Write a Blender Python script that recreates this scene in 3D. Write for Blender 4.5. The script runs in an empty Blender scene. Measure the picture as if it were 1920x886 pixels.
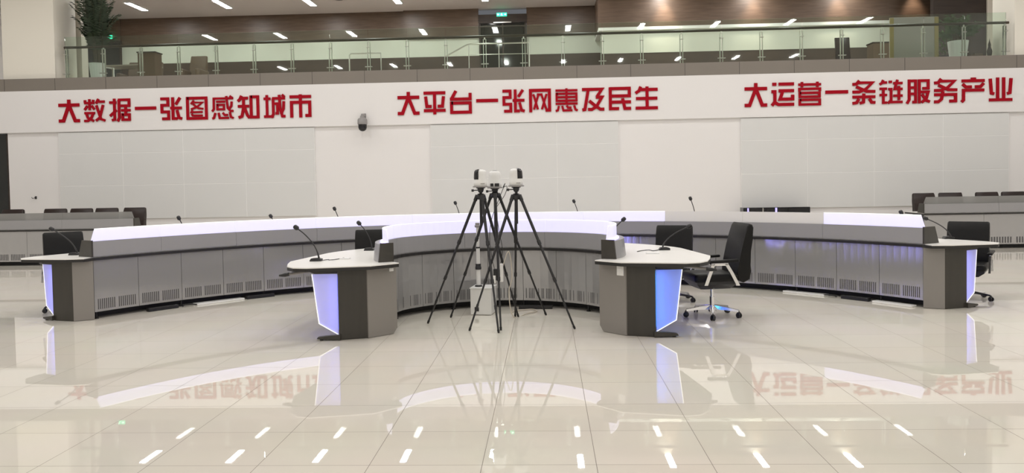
import bpy, bmesh, math, random
from math import sin, cos, pi, radians as rad
from mathutils import Vector, Matrix
S = bpy.context.scene
COL = S.collection
random.seed(7)

# ------------------------------------------------------------------ camera
CAM_H, YAW, PITCH, ROLL, FPX = 1.56, 65/1500, 47/1500, 0.018, 1500.0
fw = Vector((-sin(YAW)*cos(PITCH), cos(YAW)*cos(PITCH), -sin(PITCH)))
r0 = Vector((cos(YAW), sin(YAW), 0)); u0 = r0.cross(fw)
rt = r0*cos(ROLL) - u0*sin(ROLL); up = r0*sin(ROLL) + u0*cos(ROLL)
cd = bpy.data.cameras.new('camera'); cam = bpy.data.objects.new('camera', cd); COL.objects.link(cam)
cam.matrix_world = Matrix(((rt.x, up.x, -fw.x, 0), (rt.y, up.y, -fw.y, 0), (rt.z, up.z, -fw.z, CAM_H), (0, 0, 0, 1)))
cd.sensor_fit = 'HORIZONTAL'; cd.sensor_width = 36; cd.lens = FPX/1920*36
cd.shift_y = -57/1920; cd.clip_start = 0.05; cd.clip_end = 200
S.camera = cam

# ------------------------------------------------------------------ look, world, lights
S.view_settings.view_transform = 'Standard'; S.view_settings.look = 'None'
S.view_settings.exposure = 1.48; S.view_settings.gamma = 1.0; S.view_settings.use_curve_mapping = False
S.cycles.use_denoising = True
S.cycles.max_bounces = 10; S.cycles.diffuse_bounces = 5; S.cycles.glossy_bounces = 5
S.cycles.transparent_max_bounces = 24; S.cycles.transmission_bounces = 6
S.cycles.sample_clamp_indirect = 40.0; S.cycles.caustics_reflective = False; S.cycles.caustics_refractive = False
w = bpy.data.worlds.new('world'); S.world = w; w.use_nodes = True
w.node_tree.nodes['Background'].inputs[0].default_value = (0.9, 0.93, 1, 1)
w.node_tree.nodes['Background'].inputs[1].default_value = 0.05

LAMP_L = 24.0                                  # radiance of every ceiling strip lamp
LAMP_W, LAMP_D, CEIL = 0.2, 1.2, 7.66
LAMP_X = [-13.65 + 2.925*k for k in range(10)]
LAMP_COL = (1.0, 0.985, 0.965)
def area_lamp(x, y, z, wx, wy, power, col, rot=(0, 0, 0), name='ceiling_strip_light'):
    l = bpy.data.lights.new(name, 'AREA'); l.shape = 'RECTANGLE'; l.size = wx; l.size_y = wy
    l.energy = power; l.color = col
    o = bpy.data.objects.new(name, l); o.location = (x, y, z); o.rotation_euler = rot; COL.objects.link(o); return o
for yy in (-5.9, -1.4, 7.6, 10.9, 16.0, 21.6):
    for xx in LAMP_X:
        area_lamp(xx, yy, CEIL-0.02, LAMP_W, LAMP_D, LAMP_L*pi*LAMP_W*LAMP_D*1.0, LAMP_COL)

# ------------------------------------------------------------------ materials
def mat(name, col, rough=0.5, metal=0.0, spec=0.5, coat=0.0, emit=None, es=0.0, trans=0.0, noise=0.0, nscale=8.0, bump=0.0):
    m = bpy.data.materials.new(name); m.use_nodes = True
    nt = m.node_tree; b = nt.nodes['Principled BSDF']
    b.inputs['Base Color'].default_value = (*col, 1); b.inputs['Roughness'].default_value = rough
    b.inputs['Metallic'].default_value = metal; b.inputs['Specular IOR Level'].default_value = spec
    b.inputs['Coat Weight'].default_value = coat; b.inputs['Coat Roughness'].default_value = 0.05
    b.inputs['Transmission Weight'].default_value = trans
    if emit: b.inputs['Emission Color'].default_value = (*emit, 1); b.inputs['Emission Strength'].default_value = es
    if noise or bump:
        tc = nt.nodes.new('ShaderNodeTexCoord'); n = nt.nodes.new('ShaderNodeTexNoise')
        n.inputs['Scale'].default_value = nscale; n.inputs['Detail'].default_value = 4
        nt.links.new(tc.outputs['Object'], n.inputs['Vector'])
        if noise:
            mx = nt.nodes.new('ShaderNodeMix'); mx.data_type = 'RGBA'
            mx.inputs[6].default_value = (*[c*(1-noise) for c in col], 1)
            mx.inputs[7].default_value = (*[min(1, c*(1+noise)) for c in col], 1)
            nt.links.new(n.outputs['Fac'], mx.inputs[0]); nt.links.new(mx.outputs[2], b.inputs['Base Color'])
        if bump:
            bp = nt.nodes.new('ShaderNodeBump'); bp.inputs['Strength'].default_value = bump; bp.inputs['Distance'].default_value = 0.01
            nt.links.new(n.outputs['Fac'], bp.inputs['Height']); nt.links.new(bp.outputs['Normal'], b.inputs['Normal'])
    return m

def wood(name, c0, c1, scale=(0.6, 0.6, 5), rough=0.4):
    m = mat(name, c0, rough); nt = m.node_tree; b = nt.nodes['Principled BSDF']
    tc = nt.nodes.new('ShaderNodeTexCoord'); mp = nt.nodes.new('ShaderNodeMapping'); n = nt.nodes.new('ShaderNodeTexNoise')
    mp.inputs['Scale'].default_value = scale; n.inputs['Scale'].default_value = 3; n.inputs['Detail'].default_value = 6
    r = nt.nodes.new('ShaderNodeValToRGB'); r.color_ramp.elements[0].color = (*c0, 1); r.color_ramp.elements[1].color = (*c1, 1)
    r.color_ramp.elements[0].position = .3; r.color_ramp.elements[1].position = .7
    L = nt.links; L.new(tc.outputs['Object'], mp.inputs[0]); L.new(mp.outputs[0], n.inputs['Vector'])
    L.new(n.outputs['Fac'], r.inputs[0]); L.new(r.outputs[0], b.inputs['Base Color'])
    return m

def floor_mat():
    m = mat('polished_porcelain', (.72, .67, .58), 0.03, spec=0.62); nt = m.node_tree; b = nt.nodes['Principled BSDF']; L = nt.links
    g = nt.nodes.new('ShaderNodeNewGeometry'); mp = nt.nodes.new('ShaderNodeMapping')
    mp.inputs['Location'].default_value = (1.007+0.628*40, -4.35+0.593*40, 0)
    br = nt.nodes.new('ShaderNodeTexBrick'); br.offset = 0; br.squash = 1
    br.inputs['Scale'].default_value = 1; br.inputs['Brick Width'].default_value = 0.628; br.inputs['Row Height'].default_value = 0.593
    br.inputs['Mortar Size'].default_value = 0.0019; br.inputs['Mortar Smooth'].default_value = 0.1; br.inputs['Bias'].default_value = 0
    br.inputs['Color1'].default_value = (.745, .71, .625, 1); br.inputs['Color2'].default_value = (.77, .735, .655, 1)
    br.inputs['Mortar'].default_value = (.16, .13, .10, 1)
    n = nt.nodes.new('ShaderNodeTexNoise'); n.inputs['Scale'].default_value = 1.3; n.inputs['Detail'].default_value = 5
    mx = nt.nodes.new('ShaderNodeMix'); mx.data_type = 'RGBA'; mx.blend_type = 'MULTIPLY'; mx.inputs[0].default_value = .08
    L.new(g.outputs['Position'], mp.inputs[0]); L.new(mp.outputs[0], br.inputs['Vector']); L.new(g.outputs['Position'], n.inputs['Vector'])
    L.new(br.outputs['Color'], mx.inputs[6]); L.new(n.outputs['Color'], mx.inputs[7]); L.new(mx.outputs[2], b.inputs['Base Color'])
    mr = nt.nodes.new('ShaderNodeMapRange'); mr.inputs[3].default_value = 0.012; mr.inputs[4].default_value = 0.5
    L.new(br.outputs['Fac'], mr.inputs[0]); L.new(mr.outputs[0], b.inputs['Roughness'])
    return m

def glass_mat(name, tint, refl=1.0):
    m = bpy.data.materials.new(name); m.use_nodes = True; nt = m.node_tree; nt.nodes.remove(nt.nodes['Principled BSDF'])
    out = nt.nodes['Material Output']; t = nt.nodes.new('ShaderNodeBsdfTransparent'); t.inputs[0].default_value = (*tint, 1)
    gl = nt.nodes.new('ShaderNodeBsdfGlossy'); gl.inputs['Roughness'].default_value = 0.02
    fr = nt.nodes.new('ShaderNodeFresnel'); fr.inputs[0].default_value = 1.5
    mx = nt.nodes.new('ShaderNodeMixShader'); L = nt.links
    mu = nt.nodes.new('ShaderNodeMath'); mu.operation = 'MULTIPLY'; mu.inputs[1].default_value = refl
    L.new(fr.outputs[0], mu.inputs[0]); L.new(mu.outputs[0], mx.inputs[0])
    L.new(t.outputs[0], mx.inputs[1]); L.new(gl.outputs[0], mx.inputs[2]); L.new(mx.outputs[0], out.inputs[0])
    return m

def frosted(name, col, fac, emit=None, es=0, tl=.35):
    """translucent acrylic: diffuse + translucent + a share of clear view, optionally edge-lit from inside"""
    m = bpy.data.materials.new(name); m.use_nodes = True; nt = m.node_tree; b = nt.nodes['Principled BSDF']
    b.inputs['Base Color'].default_value = (*col, 1); b.inputs['Roughness'].default_value = .25
    if emit: b.inputs['Emission Color'].default_value = (*emit, 1); b.inputs['Emission Strength'].default_value = es
    t = nt.nodes.new('ShaderNodeBsdfTransparent'); mx = nt.nodes.new('ShaderNodeMixShader'); mx.inputs[0].default_value = fac
    tr = nt.nodes.new('ShaderNodeBsdfTranslucent'); tr.inputs[0].default_value = (*col, 1)
    m2 = nt.nodes.new('ShaderNodeMixShader'); m2.inputs[0].default_value = tl
    L = nt.links; L.new(b.outputs[0], m2.inputs[1]); L.new(tr.outputs[0], m2.inputs[2])
    L.new(t.outputs[0], mx.inputs[1]); L.new(m2.outputs[0], mx.inputs[2]); L.new(mx.outputs[0], nt.nodes['Material Output'].inputs[0])
    return m

M = dict(
    floor=floor_mat(),
    wall=mat('white_wall_paint', (.79, .775, .765), .6, noise=.01, nscale=2),
    screen=mat('grey_white_screen', (.69, .695, .685), .28, spec=.4, noise=.015, nscale=1.5),
    seam=mat('pale_screen_seam', (.80, .80, .79), .5),
    ceil=mat('ceiling_paint', (.54, .50, .48), .8),
    fascia=mat('taupe_fascia', (.205, .182, .155), .45, noise=.03, nscale=3),
    joint=mat('fascia_joint', (.06, .05, .045), .6),
    brown=wood('brown_wood_veneer', (.085, .055, .036), (.125, .083, .056)),
    brown_low=wood('dark_brown_veneer', (.045, .028, .020), (.065, .042, .030)),
    dkwood=wood('dark_wood_veneer', (.022, .014, .010), (.04, .026, .018), rough=.6),
    pale=mat('pale_frosted_glazing', (.62, .63, .56), .4, noise=.05, nscale=.8),
    column=mat('cream_column_paint', (.82, .79, .70), .6),
    pier=mat('beige_pier_paint', (.60, .56, .49), .6),
    gfloor=mat('beige_gallery_tile', (.55, .50, .43), .25),
    darkglass=mat('dark_door_glass', (.012, .014, .012), .06),
    black=mat('black_plastic', (.012, .012, .013), .4),
    gloss_black=mat('gloss_black', (.008, .008, .010), .08),
    rubber=mat('black_rubber', (.015, .015, .015), .75),
    leather=mat('black_leather', (.006, .006, .0055), .45, spec=.22, bump=.15, nscale=90),
    leather_b=mat('brown_black_leather', (.018, .009, .007), .32, spec=.4, bump=.1, nscale=90),
    chrome=mat('chrome', (.78, .78, .78), .12, 1.0),
    steel=mat('brushed_steel', (.55, .54, .50), .28, 1.0),
    carbon=mat('black_carbon_tube', (.010, .010, .011), .35),
    panel=mat('grey_metal_panel', (.40, .397, .395), .13, .4, spec=.5, noise=.02, nscale=2),
    slot=mat('vent_slot_dark', (.085, .083, .085), .7),
    hutch=mat('grey_hutch_laminate', (.30, .298, .306), .3),
    endgrey=mat('warm_grey_end_laminate', (.235, .220, .203), .4),
    enddark=wood('charcoal_brown_laminate', (.033, .030, .024), (.042, .038, .031), (4, 4, .5), .4),
    carcass=mat('dark_carcass', (.05, .05, .05), .6),
    worktop=mat('white_worktop_laminate', (.78, .77, .74), .3),
    edge=mat('black_edge_band', (.015, .014, .013), .4),
    lit=frosted('lit_white_acrylic', (.8, .8, .85), .93, (.70, .68, 1.0), .20),
    unlit=frosted('unlit_frosted_acrylic', (.88, .87, .85), .93, tl=.12),
    smoke=frosted('grey_frosted_acrylic', (.36, .36, .35), .70),
    wing=frosted('edge_lit_wing_acrylic', (.74, .74, .93), .97, (.50, .50, 1.0), .12, .55),
    wing_a=frosted('azure_lit_wing_acrylic', (.50, .60, .94), .97, (.30, .40, 1.0), .12, .6),
    led_v=mat('violet_led_strip', (.3, .3, .5), .5, emit=(.42, .36, 1.0), es=1.6),
    led_b=mat('blue_led_strip', (.2, .3, .6), .5, emit=(.16, .20, 1.0), es=5),
    led_c=mat('violet_bar_light', (.3, .3, .5), .5, emit=(.28, .26, 1.0), es=4.5),
    led_a=mat('azure_led_strip', (.2, .3, .6), .5, emit=(.05, .36, 1.0), es=9),
    rim=mat('bright_acrylic_rim', (.9, .9, .9), .3, emit=(1, .98, 1), es=.3),
    red=mat('red_acrylic_letter', (.35, .001, .011), .5, spec=.12),
    lampw=mat('lamp_diffuser', (.9, .9, .9), .5, emit=LAMP_COL, es=LAMP_L),
    lampf=mat('lamp_frame_white', (.7, .7, .7), .5),
    white_pl=mat('white_plastic', (.78, .78, .76), .35),
    offwhite=mat('off_white_enamel', (.72, .72, .70), .4),
    greypl=mat('grey_camera_housing', (.30, .29, .285), .45),
    exitgreen=mat('exit_sign_green', (.01, .25, .12), .4, emit=(.03, .75, .38), es=.8),
    exitwhite=mat('exit_sign_white', (.8, .9, .85), .4, emit=(.8, 1, .9), es=1.0),
    leaf=mat('dark_palm_leaf', (.020, .038, .014), .5, noise=.3, nscale=6),
    leaf2=mat('mid_green_leaf', (.06, .11, .04), .5, noise=.3, nscale=6),
    stem=mat('brown_plant_stem', (.06, .05, .025), .7),
    soil=mat('dark_soil', (.03, .02, .015), .9),
    pot=mat('white_ribbed_pot', (.70, .73, .73), .35),
    sofa=mat('brown_armchair_leather', (.10, .062, .035), .5),
    tabletop=mat('pale_table_laminate', (.30, .27, .22), .35),
    board=mat('grey_display_board', (.33, .31, .29), .35),
    ochre=mat('ochre_edge', (.30, .24, .09), .5),
    cable=mat('black_cable', (.015, .015, .015), .6),
    wcable=mat('pale_cable', (.55, .50, .42), .5),
    glass=glass_mat('balustrade_glass', (.90, .96, .91), 1.0),
    rail=wood('dark_handrail_wood', (.045, .03, .018), (.07, .046, .028), (.5, 5, 5), .35),
    paper=mat('white_paper', (.8, .8, .8), .6),
    bird=mat('dark_hook_metal', (.05, .05, .05), .4, .5),
)

# ------------------------------------------------------------------ mesh builder
class MB:
    def __init__(self): self.bm = bmesh.new(); self.mi = 0
    def _done(self, fs):
        for f in fs: f.material_index = self.mi
    def box(self, c, s, bev=0, rot=None, seg=2):
        r = bmesh.ops.create_cube(self.bm, size=1); vs = r['verts']
        T = Matrix.Translation(c) @ (rot if rot else Matrix()) @ Matrix.Diagonal((*s, 1))
        bmesh.ops.transform(self.bm, matrix=T, verts=vs)
        fs = {f for v in vs for f in v.link_faces}; self._done(fs)
        if bev:
            es = list({e for f in fs for e in f.edges})
            rr = bmesh.ops.bevel(self.bm, geom=es, offset=bev, segments=seg, affect='EDGES', profile=.5)
            self._done(rr['faces'])
        return self
    def prism(self, poly, z0, z1, T=None, bev=0):
        T = T or Matrix()
        a = [self.bm.verts.new(T @ Vector((p[0], p[1], z0))) for p in poly]
        b = [self.bm.verts.new(T @ Vector((p[0], p[1], z1))) for p in poly]
        n = len(poly)
        fs = [self.bm.faces.new(a), self.bm.faces.new(b[::-1])]
        fs += [self.bm.faces.new((a[i], b[i], b[(i+1) % n], a[(i+1) % n])) for i in range(n)]
        self._done(fs)
        if bev:
            es = list({e for f in fs[:2] for e in f.edges})
            rr = bmesh.ops.bevel(self.bm, geom=es, offset=bev, segments=3, affect='EDGES', profile=.5); self._done(rr['faces'])
        return self
    def loft(self, rings, closed=True, caps=True):
        V = [[self.bm.verts.new(p) for p in r] for r in rings]; fs = []
        for A, B in zip(V, V[1:]):
            n = len(A)
            for i in range(n if closed else n-1):
                fs.append(self.bm.faces.new((A[i], A[(i+1) % n], B[(i+1) % n], B[i])))
        if caps and closed:
            fs.append(self.bm.faces.new(V[0])); fs.append(self.bm.faces.new(V[-1][::-1]))
        self._done(fs); return self
    def tube(self, pts, r, n=8):
        pts = [Vector(p) for p in pts]; k = len(pts); rings = []
        rr = r if isinstance(r, (list, tuple)) else [r]*k
        prev = None
        for i, p in enumerate(pts):
            d = (pts[min(i+1, k-1)] - pts[max(i-1, 0)]).normalized()
            if prev is None:
                a = Vector((0, 0, 1)) if abs(d.z) < .9 else Vector((1, 0, 0)); u = d.cross(a).normalized()
            else:
                u = (prev - d*prev.dot(d)).normalized()
            prev = u; v = d.cross(u)
            rings.append([p + (u*cos(2*pi*j/n) + v*sin(2*pi*j/n))*rr[i] for j in range(n)])
        return self.loft(rings)
    def lathe(self, prof, n=20, T=None, a0=0, a1=2*pi):
        T = T or Matrix(); full = abs(a1-a0-2*pi) < 1e-6
        m = n if full else n+1
        rings = [[T @ Vector((max(r, 1e-4)*cos(a0+(a1-a0)*j/n), max(r, 1e-4)*sin(a0+(a1-a0)*j/n), z)) for j in range(m)] for r, z in prof]
        return self.loft(rings, closed=full, caps=full)
    def stroke(self, pts, w, d, T):
        """a constant-width mitred brush stroke in the local xz plane, extruded along -y"""
        P = [Vector(p) for p in pts]; h = w/2; n = len(P); Lf = []; Rf = []
        for i in range(n):
            d0 = (P[i]-P[i-1]).normalized() if i else None
            d1 = (P[i+1]-P[i]).normalized() if i < n-1 else None
            if d0 is None: d0 = d1
            if d1 is None: d1 = d0
            n0 = Vector((-d0.y, d0.x)); n1 = Vector((-d1.y, d1.x)); m = (n0+n1)
            m = m.normalized() if m.length > 1e-3 else n0
            k = h/max(.5, m.dot(n0))
            Lf.append(P[i]+m*k); Rf.append(P[i]-m*k)
        for i in range(n-1):
            q = [Lf[i], Rf[i], Rf[i+1], Lf[i+1]]
            f = [self.bm.verts.new(T @ Vector((p.x, -d, p.y))) for p in q]
            b = [self.bm.verts.new(T @ Vector((p.x, 0, p.y))) for p in q]
            fs = [self.bm.faces.new(f), self.bm.faces.new(b[::-1])]
            fs += [self.bm.faces.new((f[j], b[j], b[(j+1) % 4], f[(j+1) % 4])) for j in range(4)]
            self._done(fs)
        return self
    def build(self, name, mats, parent=None, smooth=None, loc=None):
        bmesh.ops.recalc_face_normals(self.bm, faces=self.bm.faces)
        me = bpy.data.meshes.new(name); self.bm.to_mesh(me); self.bm.free()
        for m in (mats if isinstance(mats, (list, tuple)) else [mats]): me.materials.append(m)
        if smooth is not None:
            for p in me.polygons: p.use_smooth = True
            me.set_sharp_from_angle(angle=rad(smooth))
        o = bpy.data.objects.new(name, me); COL.objects.link(o)
        if parent: o.parent = parent
        if loc: o.location = loc
        return o

def thing(name, label, cat, loc=(0, 0, 0), rz=0, group=None):
    o = bpy.data.objects.new(name, None); COL.objects.link(o); o.empty_display_size = .1
    o.location = loc; o.rotation_euler = (0, 0, rz); tag(o, label, cat, group); return o
def tag(o, label, cat, group=None):
    o['label'] = label; o['category'] = cat
    if group: o['group'] = group
    return o
def struct(o): o['kind'] = 'structure'; return o
def dup(root, loc, rz, label, group=None):
    r = root.copy(); COL.objects.link(r); r.location = loc; r.rotation_euler = (0, 0, rz); r['label'] = label
    if group: r['group'] = group
    for ch in list(root.children):
        c = ch.copy(); COL.objects.link(c); c.parent = r
        for g in list(ch.children):
            d = g.copy(); COL.objects.link(d); d.parent = c
    return r
def RZ(a): return Matrix.Rotation(a, 4, 'Z')
def TR(*p): return Matrix.Translation(p)

# ------------------------------------------------------------------ the room
XL, XR, YB, YW, YBK = -17.5, 15.0, -9.0, 19.85, 28.5
SLAB, FAS = 4.36, 4.05
def sbox(name, x0, x1, y0, y1, z0, z1, m, bev=0):
    return struct(MB().box(((x0+x1)/2, (y0+y1)/2, (z0+z1)/2), (x1-x0, y1-y0, z1-z0), bev).build(name, m))
sbox('floor', XL-.2, XR+.2, YB-.2, YBK+.2, -.2, 0, M['floor'])
sbox('ceiling', XL-.2, XR+.2, YB-.2, YBK+.2, CEIL, CEIL+.2, M['ceil'])
sbox('wall_left', XL-.2, XL, YB-.2, YBK+.2, 0, CEIL, M['wall'])
sbox('wall_right', XR, XR+.2, YB-.2, YBK+.2, 0, CEIL, M['wall'])
sbox('wall_rear', XL, XR, YB-.2, YB, 0, CEIL, M['wall'])
# screen wall with a dark doorway at its left end
DX0, DX1 = -15.4, -13.68
m = MB(); m.box(((DX1+XR)/2, YW+.1, 1.5), (XR-DX1, .2, 3.0)); m.box(((XL+DX0)/2, YW+.1, 1.5), (DX0-XL, .2, 3.0))
struct(m.build('wall_front', M['wall']))
struct(MB().box(((XL+XR)/2, YW+.06, 3.525), (XR-XL, .28, 1.05), .006).build('wall_banner', M['wall']))
m = MB(); m.box(((DX0+DX1)/2, YW+.16, 1.49), (DX1-DX0, .05, 2.98)); m.mi = 1
m.box(((DX0+DX1)/2-.05, YW+.12, 1.45), (.02, .03, 2.9)); m.box((DX1-.04, YW+.1, 1.49), (.06, .12, 2.98)); m.box((DX0+.04, YW+.1, 1.49), (.06, .12, 2.98))
struct(m.build('door_1', [M['darkglass'], M['dkwood']]))
# gallery floor slab and its fascia with joints
sbox('floor_gallery', XL, XR, YW+.02, YBK, FAS+.03, SLAB-.01, M['gfloor'])
m = MB(); m.box(((XL+XR)/2, YW+.04, (FAS+SLAB)/2), (XR-XL, .22, SLAB-FAS)); m.mi = 1
for k in range(-11, 12):
    m.box((-.52+1.315*k, YW-.0705, (FAS+SLAB)/2), (.010, .003, SLAB-FAS-.004))
struct(m.build('trim_gallery_fascia', [M['fascia'], M['joint']]))
sbox('wall_gallery_lower', XL, XR, YBK-.02, YBK+.1, SLAB, 6.02, M['brown_low'])
sbox('wall_gallery_glazing', XL, XR, YBK, YBK+.1, 6.02, 6.66, M['pale'])
m = MB()                                      # upper veneer wall in slightly offset bays either side of the doorway
for a, b, y in ((XL, -15.3, YBK-.03), (-15.3, -4.97, YBK), (-4.97, -2.3, YBK-.12), (-.6, 1.9, YBK-.08)):
    m.box(((a+b)/2, y+.05, 7.16), (b-a, .1, 1.0))
struct(m.build('wall_gallery_upper', M['brown']))
m = MB(); m.box((6.9+.4, 27.55, 7.10), (11.0, 1.9, 1.12)); m.mi = 1; m.box((7.3, 27.54, 6.49), (11.0, 1.9, .1))
struct(m.build('wall_gallery_soffit', [M['brown'], M['wall']]))
sbox('wall_gallery_dark', 11.83, 13.40, 25.0, 25.2, SLAB, CEIL, M['dkwood'])
sbox('wall_gallery_side', 13.40, XR, 24.95, 25.2, SLAB, CEIL, M['pier'])
sbox('wall_gallery_pier', -14.6, -12.47, 21.2, 21.5, SLAB, CEIL, M['pier'])
sbox('wall_column_left', -13.83, -12.46, 19.98, 20.95, SLAB, CEIL, M['column'], .01)
sbox('wall_column_right', 11.38, 12.7, 19.98, 20.95, SLAB, CEIL, M['column'], .01)
m = MB(); m.box((6.86, 26.72, 6.07), (9.9, .1, .74)); m.mi = 1; m.box((6.86, 26.73, 5.03), (9.9, .1, 1.34))
struct(m.build('wall_gallery_partition', [M['pale'], M['brown_low']]))
# gallery doorway
m = MB(); m.box((-1.45, YBK-.05, 5.75), (1.66, .04, 2.76)); m.mi = 1
m.box((-1.45, YBK-.07, 7.29), (1.72, .1, .30)); m.box((-1.45, YBK-.075, 7.02), (1.7, .06, .05))
m.box((-1.45, YBK-.08, 5.75), (.05, .04, 2.7)); m.box((-2.26, YBK-.08, 5.75), (.06, .06, 2.76)); m.box((-.64, YBK-.08, 5.75), (.06, .06, 2.76))
m.mi = 2; m.box((-1.45, YBK-.12, 7.15), (.62, .06, .035))
struct(m.build('door_2', [M['darkglass'], M['dkwood'], M['steel']]))
m = MB(); m.box((-15.9, YBK-.06, 5.6), (1.2, .04, 2.4)); m.mi = 1
m.box((-15.9, YBK-.08, 6.83), (1.3, .06, .07)); m.box((-16.53, YBK-.08, 5.6), (.06, .06, 2.4)); m.box((-15.27, YBK-.08, 5.6), (.06, .06, 2.4))
struct(m.build('door_3', [M['darkglass'], M['dkwood']]))

# ------------------------------------------------------------------ ceiling lamps above the gallery
def lamp_root():
    t = thing('ceiling_lamp', '', 'lamp', (0, 0, CEIL))
    m = MB()
    for sx in (-1, 1): m.box((sx*(LAMP_W/2+.012), 0, -.02), (.024, LAMP_D+.05, .04))
    for sy in (-1, 1): m.box((0, sy*(LAMP_D/2+.012), -.02), (LAMP_W, .024, .04))
    m.build('frame', M['lampf'], t)
    MB().box((0, 0, -.02), (LAMP_W, LAMP_D, .03)).build('diffuser', M['lampw'], t)
    return t
lr = lamp_root(); first = True
LN = ['bright strip lamp in the gallery ceiling beside the tall palm', 'strip lamp, second from the palm in the gallery ceiling',
      'strip lamp, third from the palm in the gallery ceiling', 'strip lamp in the gallery ceiling, next left of the exit doorway',
      'strip lamp in the gallery ceiling above the exit doorway']
for k, xx in enumerate(LAMP_X[:5]):
    lab = LN[k]
    if first: lr.location = (xx, 26.5, CEIL); lr['label'] = lab; lr['group'] = 'strip lamps in the gallery ceiling'; first = False
    else: dup(lr, (xx, 26.5, CEIL), 0, lab)
for xx in LAMP_X[5:9]:
    area_lamp(xx, 26.0, CEIL-.02, LAMP_W, LAMP_D, LAMP_L*pi*LAMP_W*LAMP_D, LAMP_COL)
def downlight(x, y, z, e):
    l = bpy.data.lights.new('wall_wash_light', 'SPOT'); l.energy = e; l.spot_size = rad(58); l.spot_blend = 1; l.shadow_soft_size = .06
    l.color = (1, .82, .66); o = bpy.data.objects.new('wall_wash_light', l); o.location = (x, y, z); o.rotation_euler = (rad(22), 0, 0); COL.objects.link(o)
for x, e in ((3.95, 70), (6.83, 45), (9.53, 45), (11.95, 40)): downlight(x, 26.2, 7.62, e)
for x, y, lab in ((-6.75, 26.4, 'small dark round ceiling vent next to the strip lamps'), ):
    tag(MB().lathe([(0, 0), (.12, 0), (.13, -.015), (.10, -.02), (0, -.012)], 20).build('ceiling_vent', M['black'], None, 40, (x, y, CEIL)), lab, 'vent')

# ------------------------------------------------------------------ exit signs
def exit_sign(x, y, z, w, h, label):
    t = thing('exit_sign', label, 'exit sign', (x, y, z))
    MB().box((0, 0, 0), (w, .05, h), .006).build('sign_box', M['exitgreen'], t)
    T = TR(0, -.026, 0); k = h
    for sg in (-1, 1):
        m = MB(); m.stroke([(sg*.42*w, 0), (sg*.24*w, 0)], .13*k, .004, T); m.stroke([(sg*.34*w, .2*k), (sg*.43*w, 0), (sg*.34*w, -.2*k)], .11*k, .0045, T); m.build('arrow', M['exitwhite'], t)
    m = MB()
    m.stroke([(0, .38*k), (-.01*w, .12*k), (.02*w, -.1*k), (.09*w, -.3*k)], .14*k, .004, T); m.stroke([(.02*w, -.08*k), (-.09*w, -.3*k)], .1*k, .0045, T)
    m.stroke([(-.1*w, -.02*k), (-.03*w, .1*k), (.07*w, 0)], .09*k, .005, T); m.build('running_figure', M['exitwhite'], t)
exit_sign(-1.47, YBK-.16, 7.42, .36, .12, 'green exit sign above the dark gallery doorway')
exit_sign(-15.75, YBK-.14, 7.0, .42, .13, 'green exit sign half hidden behind the tall palm')

# ------------------------------------------------------------------ balustrade
t = thing('glass_balustrade', 'long glass balustrade with steel posts and dark wood handrail on the gallery edge', 'balustrade', (0, 20.0, SLAB))
pitch = .9745; N = 25; x0 = -12.2
post = None
for k in range(N):
    px = x0 + k*pitch
    if post is None:
        m = MB()
        for sx in (-1, 1): m.box((sx*.032, 0, .375), (.014, .05, .75))
        m.box((0, 0, .77), (.03, .03, .06)); m.box((0, 0, .008), (.12, .09, .016), .003)
        post = m.build('post', M['steel'], t, None, (px-0, .06, 0))
        lo = MB().box((0, -.035, .13), (.19, .05, .022), .006).build('glass_clamp', M['steel'], post)
        hi = MB().box((0, -.035, .62), (.10, .05, .022), .006).build('glass_clamp', M['steel'], post)
        post.location = (px, .06, 0)
    else:
        p = post.copy(); COL.objects.link(p); p.location = (px, .06, 0)
        for c in (lo, hi):
            q = c.copy(); COL.objects.link(q); q.parent = p
    if k < N-1:
        MB().box((px+pitch/2, 0, .53), (pitch-.012, .012, 1.06)).build('glass_panel', M['glass'], t)
m = MB(); m.tube([(x0-.05, .06, .805), (11.28, .06, .825)], .032, 10); m.build('handrail', M['rail'], t, 60)

# ------------------------------------------------------------------ video walls, camera, small wall things
def video_wall(xs, label):
    t = thing('video_wall', label, 'video wall', (xs[0], YW, 0))
    zs = [.78, 1.63, 2.445, 2.985]
    MB().box(((xs[-1]-xs[0])/2, -.0235, (zs[0]+zs[-1])/2), (xs[-1]-xs[0], .045, zs[-1]-zs[0])).build('mounting_frame', M['seam'], t)
    for a, b in zip(xs, xs[1:]):
        for c, d in zip(zs, zs[1:]):
            MB().box(((a+b)/2-xs[0], -.034, (c+d)/2), (b-a-.014, .03, d-c-.014), .003, seg=1).build('screen_panel', M['screen'], t)
video_wall([-12.33, -10.68, -9.12, -7.53, -5.77], 'blank pale grey video wall under the left red slogan')
video_wall([-2.85, -1.26, .28, 1.79], 'blank pale grey video wall under the middle red slogan')
video_wall([4.77, 6.37, 7.96, 9.60, 11.15], 'blank pale grey video wall under the right red slogan')
t = thing('equipment_cabinet', 'low black glossy cabinet against the wall under the right video wall', 'cabinet', (5.47, 19.45, 0))
MB().box((0, 0, .42), (1.57, .34, .80), .008).build('body', M['gloss_black'], t)
MB().box((0, 0, .03), (1.5, .30, .06)).build('plinth', M['black'], t)
for k, xx in enumerate((-.52, .0, .52)):
    d = MB().box((xx, -.178, .43), (.50, .016, .74), .003, seg=1).build('door', M['gloss_black'], t)
for xx, wd in ((-.68, .035), (-.02, .045)):  # purple LED reflections in the gloss, put in as faintly glowing strips
    MB().box((xx, -.19, .60), (wd, .006, .42)).build('reflection_strip', mat('violet_reflection', (.2, .18, .4), .4, emit=(.32, .28, .8), es=.7), t)
MB().box((-.33, -.19, .60), (.02, .006, .42)).build('door_handle', M['steel'], t)

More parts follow.
